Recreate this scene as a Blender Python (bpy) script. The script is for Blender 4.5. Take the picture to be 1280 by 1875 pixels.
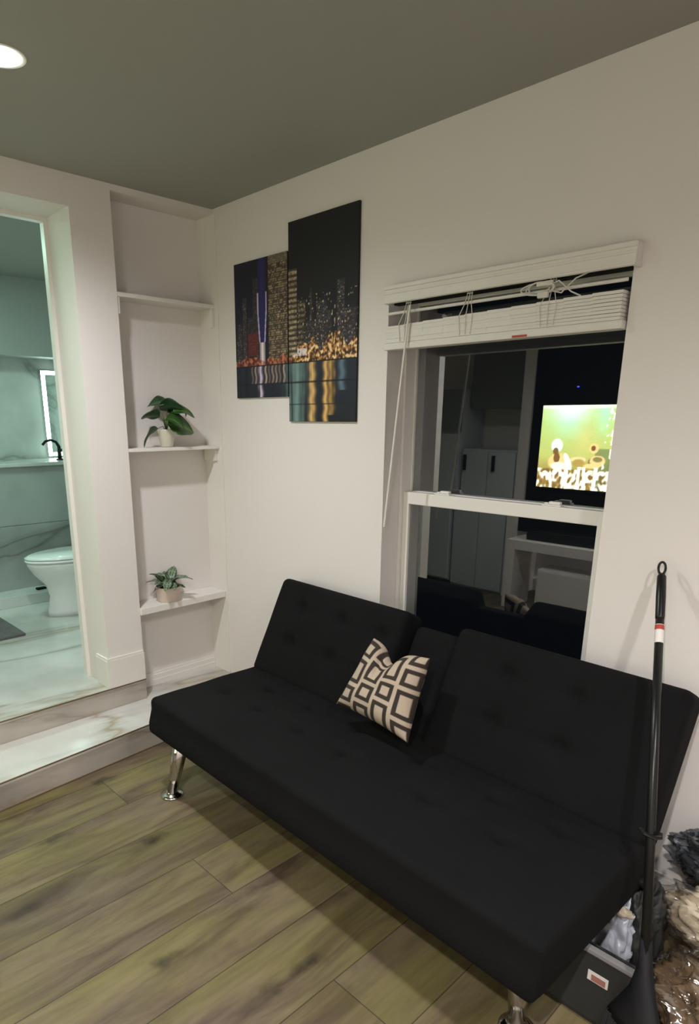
import bpy, bmesh, math, random
from mathutils import Vector, Matrix, noise
from math import sin, cos, pi, exp, sqrt, floor as fl
random.seed(4)
for o in list(bpy.data.objects): bpy.data.objects.remove(o)
S = bpy.context.scene
COL = S.collection

# ------------------------------------------------------------------ camera
cd = bpy.data.cameras.new('camera')
cam = bpy.data.objects.new('camera', cd); COL.objects.link(cam)
cd.sensor_fit = 'HORIZONTAL'; cd.sensor_width = 36.0; cd.lens = 36.0*1188/1280
cd.shift_x = 80/1280; cd.shift_y = 160.5/1280; cd.clip_start = .02
R3 = Matrix(((0.682702,-0.197764,0.703426),(0.730697,0.185287,-0.657077),(-0.000389,0.962579,0.271002)))
cam.matrix_world = Matrix.Translation((2.886,-2.077,1.55)) @ R3.to_4x4()
S.camera = cam
# ------------------------------------------------------------------ view, world
S.view_settings.view_transform = 'Standard'; S.view_settings.look = 'None'
S.view_settings.gamma = 1; S.view_settings.use_curve_mapping = False
S.view_settings.exposure = 0.44
w = bpy.data.worlds.new('night'); S.world = w; w.use_nodes = True
w.node_tree.nodes['Background'].inputs[0].default_value = (.004,.005,.007,1)
w.node_tree.nodes['Background'].inputs[1].default_value = .5
# light levels
E_MAIN = 30.0             # lens of the ceiling downlights (emission strength)
SPOTS = {'left': 70.0, 'right': 68.0, 'rear': 185.0}   # watts of each downlight beam
SPOT_ANGLE = 160
E_BATH = 50.0
E_LED  = 14.0
E_TV   = 4.2
# ------------------------------------------------------------------ materials
def lin(c):
    f = lambda v: v/12.92 if v <= .04045 else ((v+.055)/1.055)**2.4
    return (f(c[0]/255), f(c[1]/255), f(c[2]/255), 1)
def mat(name):
    m = bpy.data.materials.new(name); m.use_nodes = True
    return m, m.node_tree.nodes, m.node_tree.links, m.node_tree.nodes['Principled BSDF']
def simple(name, col, rough=.6, metal=0, bump=0, bscale=200, var=.06, nscale=12, coat=0, spec=.5):
    m, N, L, b = mat(name)
    tc = N.new('ShaderNodeTexCoord')
    nz = N.new('ShaderNodeTexNoise'); nz.inputs['Scale'].default_value = nscale; nz.inputs['Detail'].default_value = 4
    L.new(tc.outputs['Object'], nz.inputs['Vector'])
    mx = N.new('ShaderNodeMix'); mx.data_type = 'RGBA'
    c = col if len(col) == 4 else (*col, 1)
    mx.inputs[6].default_value = (c[0]*(1-var), c[1]*(1-var), c[2]*(1-var), 1)
    mx.inputs[7].default_value = (min(1,c[0]*(1+var)), min(1,c[1]*(1+var)), min(1,c[2]*(1+var)), 1)
    L.new(nz.outputs['Fac'], mx.inputs[0]); L.new(mx.outputs[2], b.inputs['Base Color'])
    b.inputs['Roughness'].default_value = rough; b.inputs['Metallic'].default_value = metal
    b.inputs['Coat Weight'].default_value = coat; b.inputs['Specular IOR Level'].default_value = spec
    if bump:
        n2 = N.new('ShaderNodeTexNoise'); n2.inputs['Scale'].default_value = bscale; n2.inputs['Detail'].default_value = 3
        L.new(tc.outputs['Object'], n2.inputs['Vector'])
        bp = N.new('ShaderNodeBump'); bp.inputs['Strength'].default_value = bump; bp.inputs['Distance'].default_value = .002
        L.new(n2.outputs['Fac'], bp.inputs['Height']); L.new(bp.outputs[0], b.inputs['Normal'])
    return m
def emis(name, col, s):
    m, N, L, b = mat(name)
    b.inputs['Base Color'].default_value = (.8,.8,.8,1)
    b.inputs['Emission Color'].default_value = (*col[:3],1); b.inputs['Emission Strength'].default_value = s
    return m
def attrmat(name, rough=.6, em=0, fab=False):
    m, N, L, b = mat(name)
    a = N.new('ShaderNodeAttribute'); a.attribute_name = 'Col'
    if em:
        b.inputs['Base Color'].default_value = (.01,.01,.01,1)
        L.new(a.outputs['Color'], b.inputs['Emission Color']); b.inputs['Emission Strength'].default_value = em
    else: L.new(a.outputs['Color'], b.inputs['Base Color'])
    b.inputs['Roughness'].default_value = rough
    if fab:
        tc = N.new('ShaderNodeTexCoord'); n2 = N.new('ShaderNodeTexNoise'); n2.inputs['Scale'].default_value = 350
        L.new(tc.outputs['Object'], n2.inputs['Vector'])
        bp = N.new('ShaderNodeBump'); bp.inputs['Strength'].default_value = .4; bp.inputs['Distance'].default_value = .002
        L.new(n2.outputs['Fac'], bp.inputs['Height']); L.new(bp.outputs[0], b.inputs['Normal'])
    return m
def marble(name, base, vein, vein2, scale=1.6, rough=.18):
    m, N, L, b = mat(name)
    tc = N.new('ShaderNodeTexCoord')
    mp = N.new('ShaderNodeMapping'); mp.inputs['Rotation'].default_value = (.3,.5,.6); mp.inputs['Scale'].default_value = (1,.45,1)
    L.new(tc.outputs['Object'], mp.inputs['Vector'])
    nz = N.new('ShaderNodeTexNoise'); nz.inputs['Scale'].default_value = scale; nz.inputs['Detail'].default_value = 6; nz.inputs['Distortion'].default_value = 1.1
    L.new(mp.outputs[0], nz.inputs['Vector'])
    s = N.new('ShaderNodeMath'); s.operation = 'SUBTRACT'; s.inputs[1].default_value = .5; L.new(nz.outputs['Fac'], s.inputs[0])
    ab = N.new('ShaderNodeMath'); ab.operation = 'ABSOLUTE'; L.new(s.outputs[0], ab.inputs[0])
    cr = N.new('ShaderNodeValToRGB'); e = cr.color_ramp.elements
    e[0].position = 0; e[0].color = vein; e[1].position = .045; e[1].color = base
    k = e.new(.008); k.color = vein2; k = e.new(.02); k.color = tuple(base[i]*.88 for i in range(3))+(1,)
    L.new(ab.outputs[0], cr.inputs[0])
    n2 = N.new('ShaderNodeTexNoise'); n2.inputs['Scale'].default_value = 2.2; n2.inputs['Detail'].default_value = 3
    L.new(tc.outputs['Object'], n2.inputs['Vector'])
    c2 = N.new('ShaderNodeValToRGB'); c2.color_ramp.elements[0].position = .35; c2.color_ramp.elements[0].color = (.74,.74,.73,1)
    c2.color_ramp.elements[1].position = .6; c2.color_ramp.elements[1].color = (1,1,1,1)
    L.new(n2.outputs['Fac'], c2.inputs[0])
    mu = N.new('ShaderNodeMix'); mu.data_type = 'RGBA'; mu.blend_type = 'MULTIPLY'; mu.inputs[0].default_value = 1
    L.new(cr.outputs[0], mu.inputs[6]); L.new(c2.outputs[0], mu.inputs[7])
    L.new(mu.outputs[2], b.inputs['Base Color']); b.inputs['Roughness'].default_value = rough
    return m
def plank_mat():
    m, N, L, b = mat('oak_look_planks')
    def M(op, a, c=None, d=None):
        n = N.new('ShaderNodeMath'); n.operation = op
        for i, v in enumerate((a, c, d)):
            if v is None: continue
            if isinstance(v, (int, float)): n.inputs[i].default_value = v
            else: L.new(v, n.inputs[i])
        return n.outputs[0]
    tc = N.new('ShaderNodeTexCoord'); sp = N.new('ShaderNodeSeparateXYZ'); L.new(tc.outputs['Object'], sp.inputs[0])
    x, y = sp.outputs[0], sp.outputs[1]
    r = M('DIVIDE', M('SUBTRACT', x, .41), .24); row = M('FLOOR', r); fx = M('FRACT', r)
    v = M('ADD', M('DIVIDE', M('ADD', y, 1.0), 2.4), M('DIVIDE', row, 3.0)); ix = M('FLOOR', v); fv = M('FRACT', v)
    gx = M('MINIMUM', fx, M('SUBTRACT', 1.0, fx)); gy = M('MULTIPLY', M('MINIMUM', fv, M('SUBTRACT', 1.0, fv)), 10.0)
    g = M('MINIMUM', gx, gy)
    gap = M('SMOOTH_MIN', M('DIVIDE', g, .011), 1.0, .1)
    cb = N.new('ShaderNodeCombineXYZ'); L.new(row, cb.inputs[0]); L.new(ix, cb.inputs[1])
    wn = N.new('ShaderNodeTexWhiteNoise'); wn.noise_dimensions = '2D'; L.new(cb.outputs[0], wn.inputs['Vector'])
    rnd = wn.outputs['Value']
    # stretched grain coordinates, shifted per plank
    c3 = N.new('ShaderNodeCombineXYZ'); L.new(M('ADD', M('MULTIPLY', x, 6.0), M('MULTIPLY', rnd, 37.0)), c3.inputs[0])
    L.new(M('MULTIPLY', y, 1.15), c3.inputs[1]); L.new(M('MULTIPLY', rnd, 11.0), c3.inputs[2])
    n1 = N.new('ShaderNodeTexNoise'); n1.inputs['Scale'].default_value = 1.7; n1.inputs['Detail'].default_value = 9; n1.inputs['Distortion'].default_value = .8; n1.inputs['Roughness'].default_value=.6
    L.new(c3.outputs[0], n1.inputs['Vector'])
    cr = N.new('ShaderNodeValToRGB'); e = cr.color_ramp.elements
    e[0].position = .3; e[0].color = lin((118,103,88)); e[1].position = .68; e[1].color = lin((180,168,134))
    k = e.new(.42); k.color = lin((148,134,112)); k = e.new(.55); k.color = lin((168,157,126))
    L.new(n1.outputs['Fac'], cr.inputs[0])
    c4 = N.new('ShaderNodeCombineXYZ'); L.new(M('MULTIPLY', x, 70.0), c4.inputs[0]); L.new(M('MULTIPLY', y, 5.0), c4.inputs[1]); L.new(rnd, c4.inputs[2])
    n2 = N.new('ShaderNodeTexNoise'); n2.inputs['Scale'].default_value = 1.0; n2.inputs['Detail'].default_value = 4
    L.new(c4.outputs[0], n2.inputs['Vector'])
    grain = M('ADD', .72, M('MULTIPLY', n2.outputs['Fac'], .52))
    # knots
    c5 = N.new('ShaderNodeCombineXYZ'); L.new(M('MULTIPLY', x, 4.6), c5.inputs[0]); L.new(M('MULTIPLY', y, 2.0), c5.inputs[1])
    vo = N.new('ShaderNodeTexVoronoi'); vo.inputs['Scale'].default_value = 1.0; vo.inputs['Randomness'].default_value = 1
    nd = N.new('ShaderNodeTexNoise'); nd.inputs['Scale'].default_value = 16; nd.inputs['Detail'].default_value = 5; L.new(tc.outputs['Object'], nd.inputs['Vector'])
    L.new(c5.outputs[0], vo.inputs['Vector'])
    kd = M('ADD', vo.outputs['Distance'], M('MULTIPLY', M('SUBTRACT', nd.outputs['Fac'], .5), .30))
    knot = M('SMOOTH_MIN', M('ADD', .22, M('MULTIPLY', kd, 5.0)), 1.0, .25)
    tone = M('ADD', .36, M('MULTIPLY', rnd, .12))
    f = M('MULTIPLY', M('MULTIPLY', grain, knot), M('MULTIPLY', tone, M('ADD', .25, M('MULTIPLY', gap, .75))))
    c6 = N.new('ShaderNodeCombineXYZ'); L.new(M('ADD', M('MULTIPLY', x, 3.2), M('MULTIPLY', rnd, 9.0)), c6.inputs[0]); L.new(M('MULTIPLY', y, 1.3), c6.inputs[1])
    n6 = N.new('ShaderNodeTexNoise'); n6.inputs['Scale'].default_value = 1.4; n6.inputs['Detail'].default_value = 2; L.new(c6.outputs[0], n6.inputs['Vector'])
    r6 = N.new('ShaderNodeValToRGB'); r6.color_ramp.elements[0].position = .38; r6.color_ramp.elements[0].color = (1.0,.90,.90,1)
    r6.color_ramp.elements[1].position = .62; r6.color_ramp.elements[1].color = (1.0,.98,.66,1); L.new(n6.outputs['Fac'], r6.inputs[0])
    hm = N.new('ShaderNodeMix'); hm.data_type = 'RGBA'; hm.blend_type = 'MULTIPLY'; hm.inputs[0].default_value = 1
    L.new(cr.outputs[0], hm.inputs[6]); L.new(r6.outputs[0], hm.inputs[7])
    vm = N.new('ShaderNodeVectorMath'); vm.operation = 'SCALE'; L.new(hm.outputs[2], vm.inputs[0]); L.new(f, vm.inputs['Scale'])
    L.new(vm.outputs[0], b.inputs['Base Color']); b.inputs['Roughness'].default_value = .5; b.inputs['Specular IOR Level'].default_value = .3
    bp = N.new('ShaderNodeBump'); bp.inputs['Strength'].default_value = .35; bp.inputs['Distance'].default_value = .002
    L.new(M('ADD', gap, M('MULTIPLY', n2.outputs['Fac'], .2)), bp.inputs['Height']); L.new(bp.outputs[0], b.inputs['Normal'])
    return m
def glass_mat(name, tint=(1,1,1), rough=0):
    m, N, L, b = mat(name)
    b.inputs['Base Color'].default_value = (*tint,1); b.inputs['Transmission Weight'].default_value = 1
    b.inputs['Roughness'].default_value = rough; b.inputs['IOR'].default_value = 2.15
    return m
def film_mat(name, tint=(.9,.9,.9), amt=.25):
    m, N, L, b = mat(name)
    out = N['Material Output']; N.remove(b)
    t = N.new('ShaderNodeBsdfTransparent'); t.inputs[0].default_value = (*tint,1)
    g = N.new('ShaderNodeBsdfGlossy'); g.inputs['Roughness'].default_value = .12; g.inputs[0].default_value = (.9,.9,.9,1)
    lw = N.new('ShaderNodeLayerWeight'); lw.inputs[0].default_value = .35
    a = N.new('ShaderNodeMath'); a.operation = 'MULTIPLY_ADD'; a.inputs[1].default_value = .5; a.inputs[2].default_value = amt*.4; L.new(lw.outputs['Facing'], a.inputs[0])
    mx = N.new('ShaderNodeMixShader'); L.new(a.outputs[0], mx.inputs[0]); L.new(t.outputs[0], mx.inputs[1]); L.new(g.outputs[0], mx.inputs[2])
    L.new(mx.outputs[0], out.inputs[0])
    return m
M_WALL = simple('painted_wall', (.76,.72,.69), .75, bump=.15, bscale=90, var=.02, nscale=3, spec=.3)
M_WHITE = simple('white_trim_paint', (.78,.75,.71), .45, var=.02)
M_NICHE = simple('painted_niche', (.76,.73,.69), .7, var=.03, nscale=5, spec=.3)
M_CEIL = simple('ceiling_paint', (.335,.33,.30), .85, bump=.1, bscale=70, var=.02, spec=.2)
M_FLOOR = plank_mat()
M_MARB = marble('white_marble', (.66,.65,.62,1), (.40,.34,.26,1), (.50,.47,.42,1), .95)
M_MARB_R = marble('beige_marble_riser', (.50,.455,.41,1), (.36,.31,.26,1), (.42,.38,.34,1), .9, .3)
M_MARB_B = marble('bathroom_marble', (.66,.68,.66,1), (.34,.36,.35,1), (.48,.50,.49,1), .8, .15)
M_GOLD = simple('brown_metal_edge', (.20,.13,.07), .4, .6)
M_CER = simple('white_ceramic', (.82,.84,.82), .12, var=.01)
M_FAB = simple('black_fabric', (.0058,.0058,.0064), .9, bump=.5, bscale=420, var=.25, nscale=7, spec=.14)
M_CHROME = simple('chrome', (.62,.60,.57), .14, 1.0, var=.03)
M_BLACKP = simple('black_plastic', (.008,.008,.008), .3, var=.1, spec=.35)
M_BLACKM = simple('matte_black', (.006,.006,.007), .6, var=.1, spec=.2)
M_GREYP = simple('dark_grey_plastic', (.032,.033,.031), .55, var=.25, spec=.3)
M_LGREY = simple('light_grey_rubber', (.22,.22,.22), .6)
M_VINYL = simple('white_vinyl', (.80,.77,.73), .35, var=.02)
M_BLIND = simple('white_faux_wood', (.72,.69,.64), .5, var=.05, nscale=30)
M_CORD = simple('white_cord', (.66,.63,.58), .8)
M_GLASS = glass_mat('window_glass', (.93,1,.97))
M_CANSIDE = simple('canvas_edge_black', (.01,.01,.012), .8)
M_PRINT = attrmat('night_city_print', .55)
M_PILLOW = attrmat('woven_pillow_cloth', .9, fab=True)
M_SCREEN = attrmat('screen_picture', .3, em=E_TV)
M_LEAF = attrmat('leaf', .38)
M_POT = simple('white_pot', (.72,.69,.58), .4)
M_POTP = simple('pinkish_white_pot', (.72,.60,.53), .5)
M_SOIL = simple('soil', (.03,.02,.012), .9, var=.4)
M_RUG = simple('grey_rug', (.13,.12,.12), .95, bump=1, bscale=260, var=.4, nscale=20)
M_RED = simple('red_print', (.42,.05,.03), .6)
M_LABEL = simple('white_label', (.75,.72,.68), .6)
M_LAMP = emis('lamp_lens', (1,.93,.88), E_MAIN)
M_BATHL = emis('bath_lamp_lens', (.58,1,.82), E_BATH)
M_LED = emis('mirror_led', (.72,1,.93), E_LED)
M_BLUE = emis('blue_led', (.02,.05,1), 4)
M_MIRROR = simple('mirror_silver', (.80,.85,.83), .03, 1.0, var=0)
# ------------------------------------------------------------------ mesh helpers
def tag(o, label=None, cat=None, group=None, kind=None):
    for k, v in (('label',label),('category',cat),('group',group),('kind',kind)):
        if v: o[k] = v
    return o
def link(name, bm, m, parent=None, smooth=False, mats=None):
    me = bpy.data.meshes.new(name); bmesh.ops.recalc_face_normals(bm, faces=bm.faces[:])
    bm.to_mesh(me); bm.free()
    for mm in (mats or [m]): me.materials.append(mm)
    if smooth:
        for p in me.polygons: p.use_smooth = True
    o = bpy.data.objects.new(name, me); COL.objects.link(o)
    if parent: o.parent = parent
    return o
def empty(name, loc, label, cat, group=None, rz=0):
    o = bpy.data.objects.new(name, None); COL.objects.link(o); o.location = loc; o.rotation_euler = (0,0,rz)
    o.empty_display_size = .05
    return tag(o, label, cat, group)
def box(bm, x0, x1, y0, y1, z0, z1, mi=0, bev=0):
    vs = [bm.verts.new((x,y,z)) for x in (x0,x1) for y in (y0,y1) for z in (z0,z1)]
    fs = [bm.faces.new([vs[i] for i in f]) for f in ((0,1,3,2),(4,6,7,5),(0,4,5,1),(2,3,7,6),(0,2,6,4),(1,5,7,3))]
    for f in fs: f.material_index = mi
    if bev:
        ed = list({e for f in fs for e in f.edges})
        bmesh.ops.bevel(bm, geom=ed, offset=bev, segments=2, profile=.6, affect='EDGES')
    return vs
def B(*a, **k):
    bm = bmesh.new(); box(bm, *a, **k); return bm
def prism(bm, pts, z0, z1):
    lo = [bm.verts.new((p[0],p[1],z0)) for p in pts]; hi = [bm.verts.new((p[0],p[1],z1)) for p in pts]
    bm.faces.new(lo[::-1]); bm.faces.new(hi); n = len(pts)
    for i in range(n): bm.faces.new([lo[i],lo[(i+1)%n],hi[(i+1)%n],hi[i]])
def tube(bm, pts, rads, seg=12, cap=True):
    pts = [Vector(p) for p in pts]; n = len(pts)
    if isinstance(rads, (int,float)): rads = [rads]*n
    rings = []; up = None
    for i, p in enumerate(pts):
        t = (pts[min(i+1,n-1)]-pts[max(i-1,0)]).normalized()
        if up is None: up = t.orthogonal().normalized()
        else: up = (up - t*up.dot(t)).normalized()
        s = t.cross(up)
        rings.append([bm.verts.new(p + (up*cos(2*pi*k/seg)+s*sin(2*pi*k/seg))*rads[i]) for k in range(seg)])
    for a, b in zip(rings, rings[1:]):
        for k in range(seg): bm.faces.new([a[k],a[(k+1)%seg],b[(k+1)%seg],b[k]])
    if cap: bm.faces.new(rings[0][::-1]); bm.faces.new(rings[-1])
def lathe(bm, prof, c=(0,0,0), seg=28, sx=1, sy=1):
    rings = [[bm.verts.new((c[0]+r*cos(2*pi*k/seg)*sx, c[1]+r*sin(2*pi*k/seg)*sy, c[2]+z)) for k in range(seg)] for r, z in prof]
    for a, b in zip(rings, rings[1:]):
        for k in range(seg): bm.faces.new([a[k],a[(k+1)%seg],b[(k+1)%seg],b[k]])
    bm.faces.new(rings[0][::-1]); bm.faces.new(rings[-1])
def axis(d, r, n):
    h = d/2; e = [-h + r*(1-cos(pi/2*i/5)) for i in range(5)] if r > 0 else [-h]
    m = [(-h+r) + (d-2*r)*i/n for i in range(n+1)]
    return e + m + [-v for v in e[::-1]]
def rbox(dx, dy, dz, r, nx, ny, nz, disp=None):
    """rounded box centred on origin, displaced by disp(p, normal)"""
    bm = bmesh.new(); X, Y, Z = axis(dx,r,nx), axis(dy,r,ny), axis(dz,r,nz); vd = {}
    def V(i,j,k):
        key = (i,j,k)
        if key not in vd:
            p = Vector((X[i],Y[j],Z[k]))
            c = Vector((max(-dx/2+r,min(dx/2-r,p.x)),max(-dy/2+r,min(dy/2-r,p.y)),max(-dz/2+r,min(dz/2-r,p.z))))
            n = (p-c)
            if n.length > 1e-9: n.normalize()
            q = c + n*r
            if disp: q = disp(q, n)
            vd[key] = bm.verts.new(q)
        return vd[key]
    a, b_, c_ = len(X)-1, len(Y)-1, len(Z)-1
    for i in range(a):
        for j in range(b_):
            bm.faces.new([V(i,j,0),V(i,j+1,0),V(i+1,j+1,0),V(i+1,j,0)]); bm.faces.new([V(i,j,c_),V(i+1,j,c_),V(i+1,j+1,c_),V(i,j+1,c_)])
        for k in range(c_):
            bm.faces.new([V(i,0,k),V(i+1,0,k),V(i+1,0,k+1),V(i,0,k+1)]); bm.faces.new([V(i,b_,k),V(i,b_,k+1),V(i+1,b_,k+1),V(i+1,b_,k)])
    for j in range(b_):
        for k in range(c_):
            bm.faces.new([V(0,j,k),V(0,j,k+1),V(0,j+1,k+1),V(0,j+1,k)]); bm.faces.new([V(a,j,k),V(a,j+1,k),V(a,j+1,k+1),V(a,j,k+1)])
    return bm
def colour_mesh(o, fn):
    me = o.data; at = me.color_attributes.new('Col', 'FLOAT_COLOR', 'POINT')
    for i, v in enumerate(me.vertices): at.data[i].color = (*fn(v.co)[:3], 1)
def struct(name, bm, m, parent=None, **k):
    o = link(name, bm, m, parent, **k)
    if parent is None: o['kind'] = 'structure'
    return o
CZ = 2.515      # ceiling height
BF = .235       # bathroom floor
# ------------------------------------------------------------------ setting
struct('floor', B(-1.9,4.3,-3.3,.0,-.1,0), M_FLOOR)
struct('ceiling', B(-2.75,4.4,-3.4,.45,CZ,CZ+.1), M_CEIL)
WX0, WX1, WZ0, WZ1 = 1.130, 2.035, .55, 2.012
bm = bmesh.new()                          # window wall with its opening
box(bm,-.24,WX0,0,.24,-.1,CZ); box(bm,WX1,4.4,0,.24,-.1,CZ); box(bm,WX0,WX1,0,.24,-.1,WZ0); box(bm,WX0,WX1,0,.24,WZ1,CZ)
struct('wall_back', bm, M_WALL)
struct('wall_right', B(4.3,4.4,-3.3,0,-.1,CZ), M_WALL)
struct('wall_front', B(-1.9,4.4,-3.3,-3.2,-.1,CZ), M_WALL)
bm = bmesh.new()                          # wall with doorway and niche
box(bm,-.24,0,-.727,-.535,-.1,CZ)
box(bm,-.24,0,-1.53,-.727,2.392,CZ)
box(bm,-.24,-.13,-.535,0,-.1,CZ)
box(bm,-.13,0,-.535,0,2.49,CZ)
box(bm,-.13,0,-.535,0,-.1,.1075)
box(bm,-.24,0,-1.62,-1.53,-.1,CZ)
struct('wall_left', bm, M_WALL)
struct('wall_alcove', B(-1.9,-.24,-1.62,-1.53,-.1,CZ), M_WALL)
struct('wall_alcove_side', B(-1.9,-1.8,-3.2,-1.62,-.1,CZ), M_WALL)
# corner board of the niche, seen as a thin vertical line on the window wall
struct('trim_1', B(-.13,.026,-.006,0,.125,2.49), M_NICHE)
# steps up to the bathroom
bm = bmesh.new(); prism(bm, [(.0125,-1.529),(.352,-1.529),(.238,-.0015),(.0125,-.0015)], 0.0005, .108)
s1 = struct('step_riser', bm, M_MARB_R); tag(s1, 'lower step in front of the bathroom doorway, beige marble riser', 'step'); del s1['kind']
bm = bmesh.new(); prism(bm, [(.0125,-1.529),(.355,-1.529),(.241,-.0065),(-.129,-.0065),(-.129,-.534),(.0125,-.534)], .108, .125)
t1 = link('tread', bm, M_MARB, s1)
bm = bmesh.new(); tube(bm, [(.356,-1.53,.1235),(.242,-.0,.1235)], .0035, 6); link('edge_trim', bm, M_GOLD, s1)
s1.name = 'marble_step'
bm = bmesh.new(); box(bm,-.239,.010,-1.529,-.728,.0,.222); box(bm,.0005,.010,-.728,-.5355,.0,.222)
s2 = link('marble_landing', bm, M_MARB_R); tag(s2, 'upper marble landing in the bathroom doorway with thin brown edge', 'step')
link('tread', B(-.24,.012,-1.53,-.727,.222,BF), M_MARB, s2)
link('tread', B(0.0005,.012,-.727,-.5355,.222,BF), M_MARB, s2)
bm = bmesh.new(); tube(bm, [(.013,-1.53,BF-.002),(.013,-.5355,BF-.002)], .0035, 6); link('edge_trim', bm, M_GOLD, s2)
bm = bmesh.new(); tube(bm, [(.355,-1.53,.002),(.241,-.0,.002)], .003, 6); link('floor_edge_trim', bm, M_GOLD, s1)
# baseboards
def skirting(name, rects, z0, h):
    bm = bmesh.new()
    for (x0,x1,y0,y1) in rects:
        box(bm,x0,x1,y0,y1,z0,z0+h-.012,bev=.0015)
    for (x0,x1,y0,y1) in rects:
        cx, cy = (x0+x1)/2, (y0+y1)/2
        box(bm,x0+.002,x1-.002,y0+.002,y1-.002,z0+h-.012,z0+h,bev=.0015)
    return struct(name, bm, M_WHITE)
skirting('baseboard_left', [(.0,.014,-.741,-.5355),(-.115,.0,-.741,-.727)], BF, .158)
bm = bmesh.new(); box(bm,-.129,-.112,-.535,-.007,.125,.155); box(bm,-.129,-.116,-.535,-.007,.155,.182); box(bm,-.129,-.121,-.535,-.007,.182,.196)
struct('baseboard_niche', bm, M_WHITE)
skirting('baseboard_back', [(.25,4.3,-.014,-.0005)], 0, .12)
skirting('baseboard_front', [(-1.8,4.3,-3.2,-3.186)], 0, .12)
# door lining
bm = bmesh.new(); box(bm,-.262,-.225,-.745,-.727,BF,2.392); box(bm,-.262,-.225,-1.53,-.745,2.374,2.392)
struct('trim_2', bm, M_WHITE)
# bathroom shell
struct('floor_bathroom', B(-2.6,-.24,-1.53,.3,.1,BF), M_MARB)
struct('wall_bathroom_far', B(-2.6,-2.45,-1.53,.3,.1,CZ), M_MARB_B)
struct('wall_bathroom_right', B(-2.6,-.2405,.3,.4,.1,CZ), M_MARB_B)
struct('wall_bathroom_left', B(-2.6,-1.9,-1.62,-1.53,.1,CZ), M_MARB_B)
struct('beam_bathroom', B(-2.45,-2.25,-1.53,.3,1.985,CZ), simple('grey_bath_paint',(.40,.41,.40),.5,var=.1,nscale=2))

# ------------------------------------------------------------------ window
win = bpy.data.objects.new('window_1', None); COL.objects.link(win); win['kind'] = 'structure'
bm = bmesh.new()
for (a,b_,c,d) in ((WX0+.001,WX0+.012,WZ0+.001,WZ1-.001),(WX1-.012,WX1-.001,WZ0+.001,WZ1-.001),(WX0+.012,WX1-.012,WZ0+.001,WZ0+.025),(WX0+.012,WX1-.012,WZ1-.02,WZ1-.001)):
    box(bm,a,b_,.105,.235,c,d,bev=.001)
link('window_frame', bm, M_VINYL, win)
bm = bmesh.new()
XA, XB = WX0+.013, WX1-.013
box(bm,XA,XA+.030,.118,.150,.577,1.246,bev=.003); box(bm,XB-.052,XB,.118,.150,.577,1.246,bev=.003)
box(bm,XA+.028,XB-.05,.118,.150,1.196,1.246,bev=.003); box(bm,XA+.028,XB-.05,.118,.150,.577,.625,bev=.003)
link('lower_sash', bm, M_VINYL, win)
link('lower_pane', B(XA+.029,XB-.051,.131,.135,.624,1.197), M_GLASS, win)
bm = bmesh.new()
box(bm,XA-.0005,XA+.007,.160,.190,1.215,1.998,bev=.003); box(bm,XB-.018,XB,.160,.190,1.215,1.998,bev=.003)
box(bm,XA+.016,XB-.016,.160,.190,1.215,1.248,bev=.003); box(bm,XA+.005,XB-.016,.160,.190,1.972,1.998,bev=.003)
link('upper_sash', bm, M_VINYL, win)
link('upper_pane', B(XA+.006,XB-.017,.172,.176,1.246,1.974), M_GLASS, win)
for xx in (1.335,1.800):
    bm = bmesh.new(); box(bm,xx-.035,xx+.035,.121,.148,1.2462,1.252,bev=.002); box(bm,xx-.012,xx+.030,.126,.144,1.252,1.262,bev=.003); box(bm,xx-.03,xx-.014,.128,.142,1.252,1.257,bev=.002)
    link('sash_lock', bm, M_VINYL, win)
# ------------------------------------------------------------------ blind
bl = empty('window_blind', (1.59,-.02,1.80), 'raised white faux wood blind with valance hanging at the window top', 'blind')
def bp(name, bm, m, **k):
    o = link(name, bm, m, **k); o.parent = bl; o.location = -bl.location; return o
bm = bmesh.new(); box(bm,1.146,2.056,-.046,-.034,1.958,2.021,bev=.003)
box(bm,1.146,2.056,-.051,-.046,2.006,2.020,bev=.002); box(bm,1.146,2.056,-.049,-.046,1.990,1.9965,bev=.001); box(bm,1.146,2.056,-.049,-.046,1.960,1.966,bev=.001)
box(bm,1.146,1.156,-.034,-.0005,1.958,2.020); box(bm,2.046,2.056,-.034,-.0005,1.958,2.020)
bp('valance', bm, M_BLIND)
bp('headrail', B(1.14,2.025,.004,.05,1.962,1.990,bev=.002), M_BLACKM)  # black colour stands in for the shade behind the valance
bm = bmesh.new(); tube(bm,[(1.140,-.012,1.928),(2.028,-.012,1.930)],.0055,10); bp('tilt_rod', bm, M_BLIND)
bm = bmesh.new(); n = 8
for i in range(n):                       # tightly stacked slats, sagging a touch
    f = i/(n-1)
    for s in range(10):
        xa = 1.140+.884*s/10; xb = 1.140+.884*(s+1)/10; e = .0012*sin(i*2.3)+.0005*sin(s*1.3+i)
        za = 1.826 + f*(.050+.022*(s+.5)/10)
        box(bm,xa,xb+.0003,-.027+e,.023+e,za-.0040,za+.0048)
bp('slat_stack', bm, M_BLIND)
bp('bottom_rail', B(1.1325,2.031,-.028,.024,1.797,1.822,bev=.005), M_BLIND)
bm = bmesh.new(); box(bm,1.682,1.735,-.0285,-.0279,1.799,1.806); bp('red_print', bm, M_RED); 
for xc in (1.235,1.50,1.80):
    bm = bmesh.new()
    for dx in (-.022,.0,.020):
        tube(bm,[(xc+dx,-.029,1.825),(xc+dx*1.3,-.030,1.885),(xc+dx*.6,-.020,1.925),(xc+dx*.4,-.010,1.965)],.0014,6)
    tube(bm,[(xc-.012,-.012,1.958),(xc+.012,-.012,1.958)],.002,6)
    bp('ladder_cord', bm, M_CORD)
bm = bmesh.new()
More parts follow.
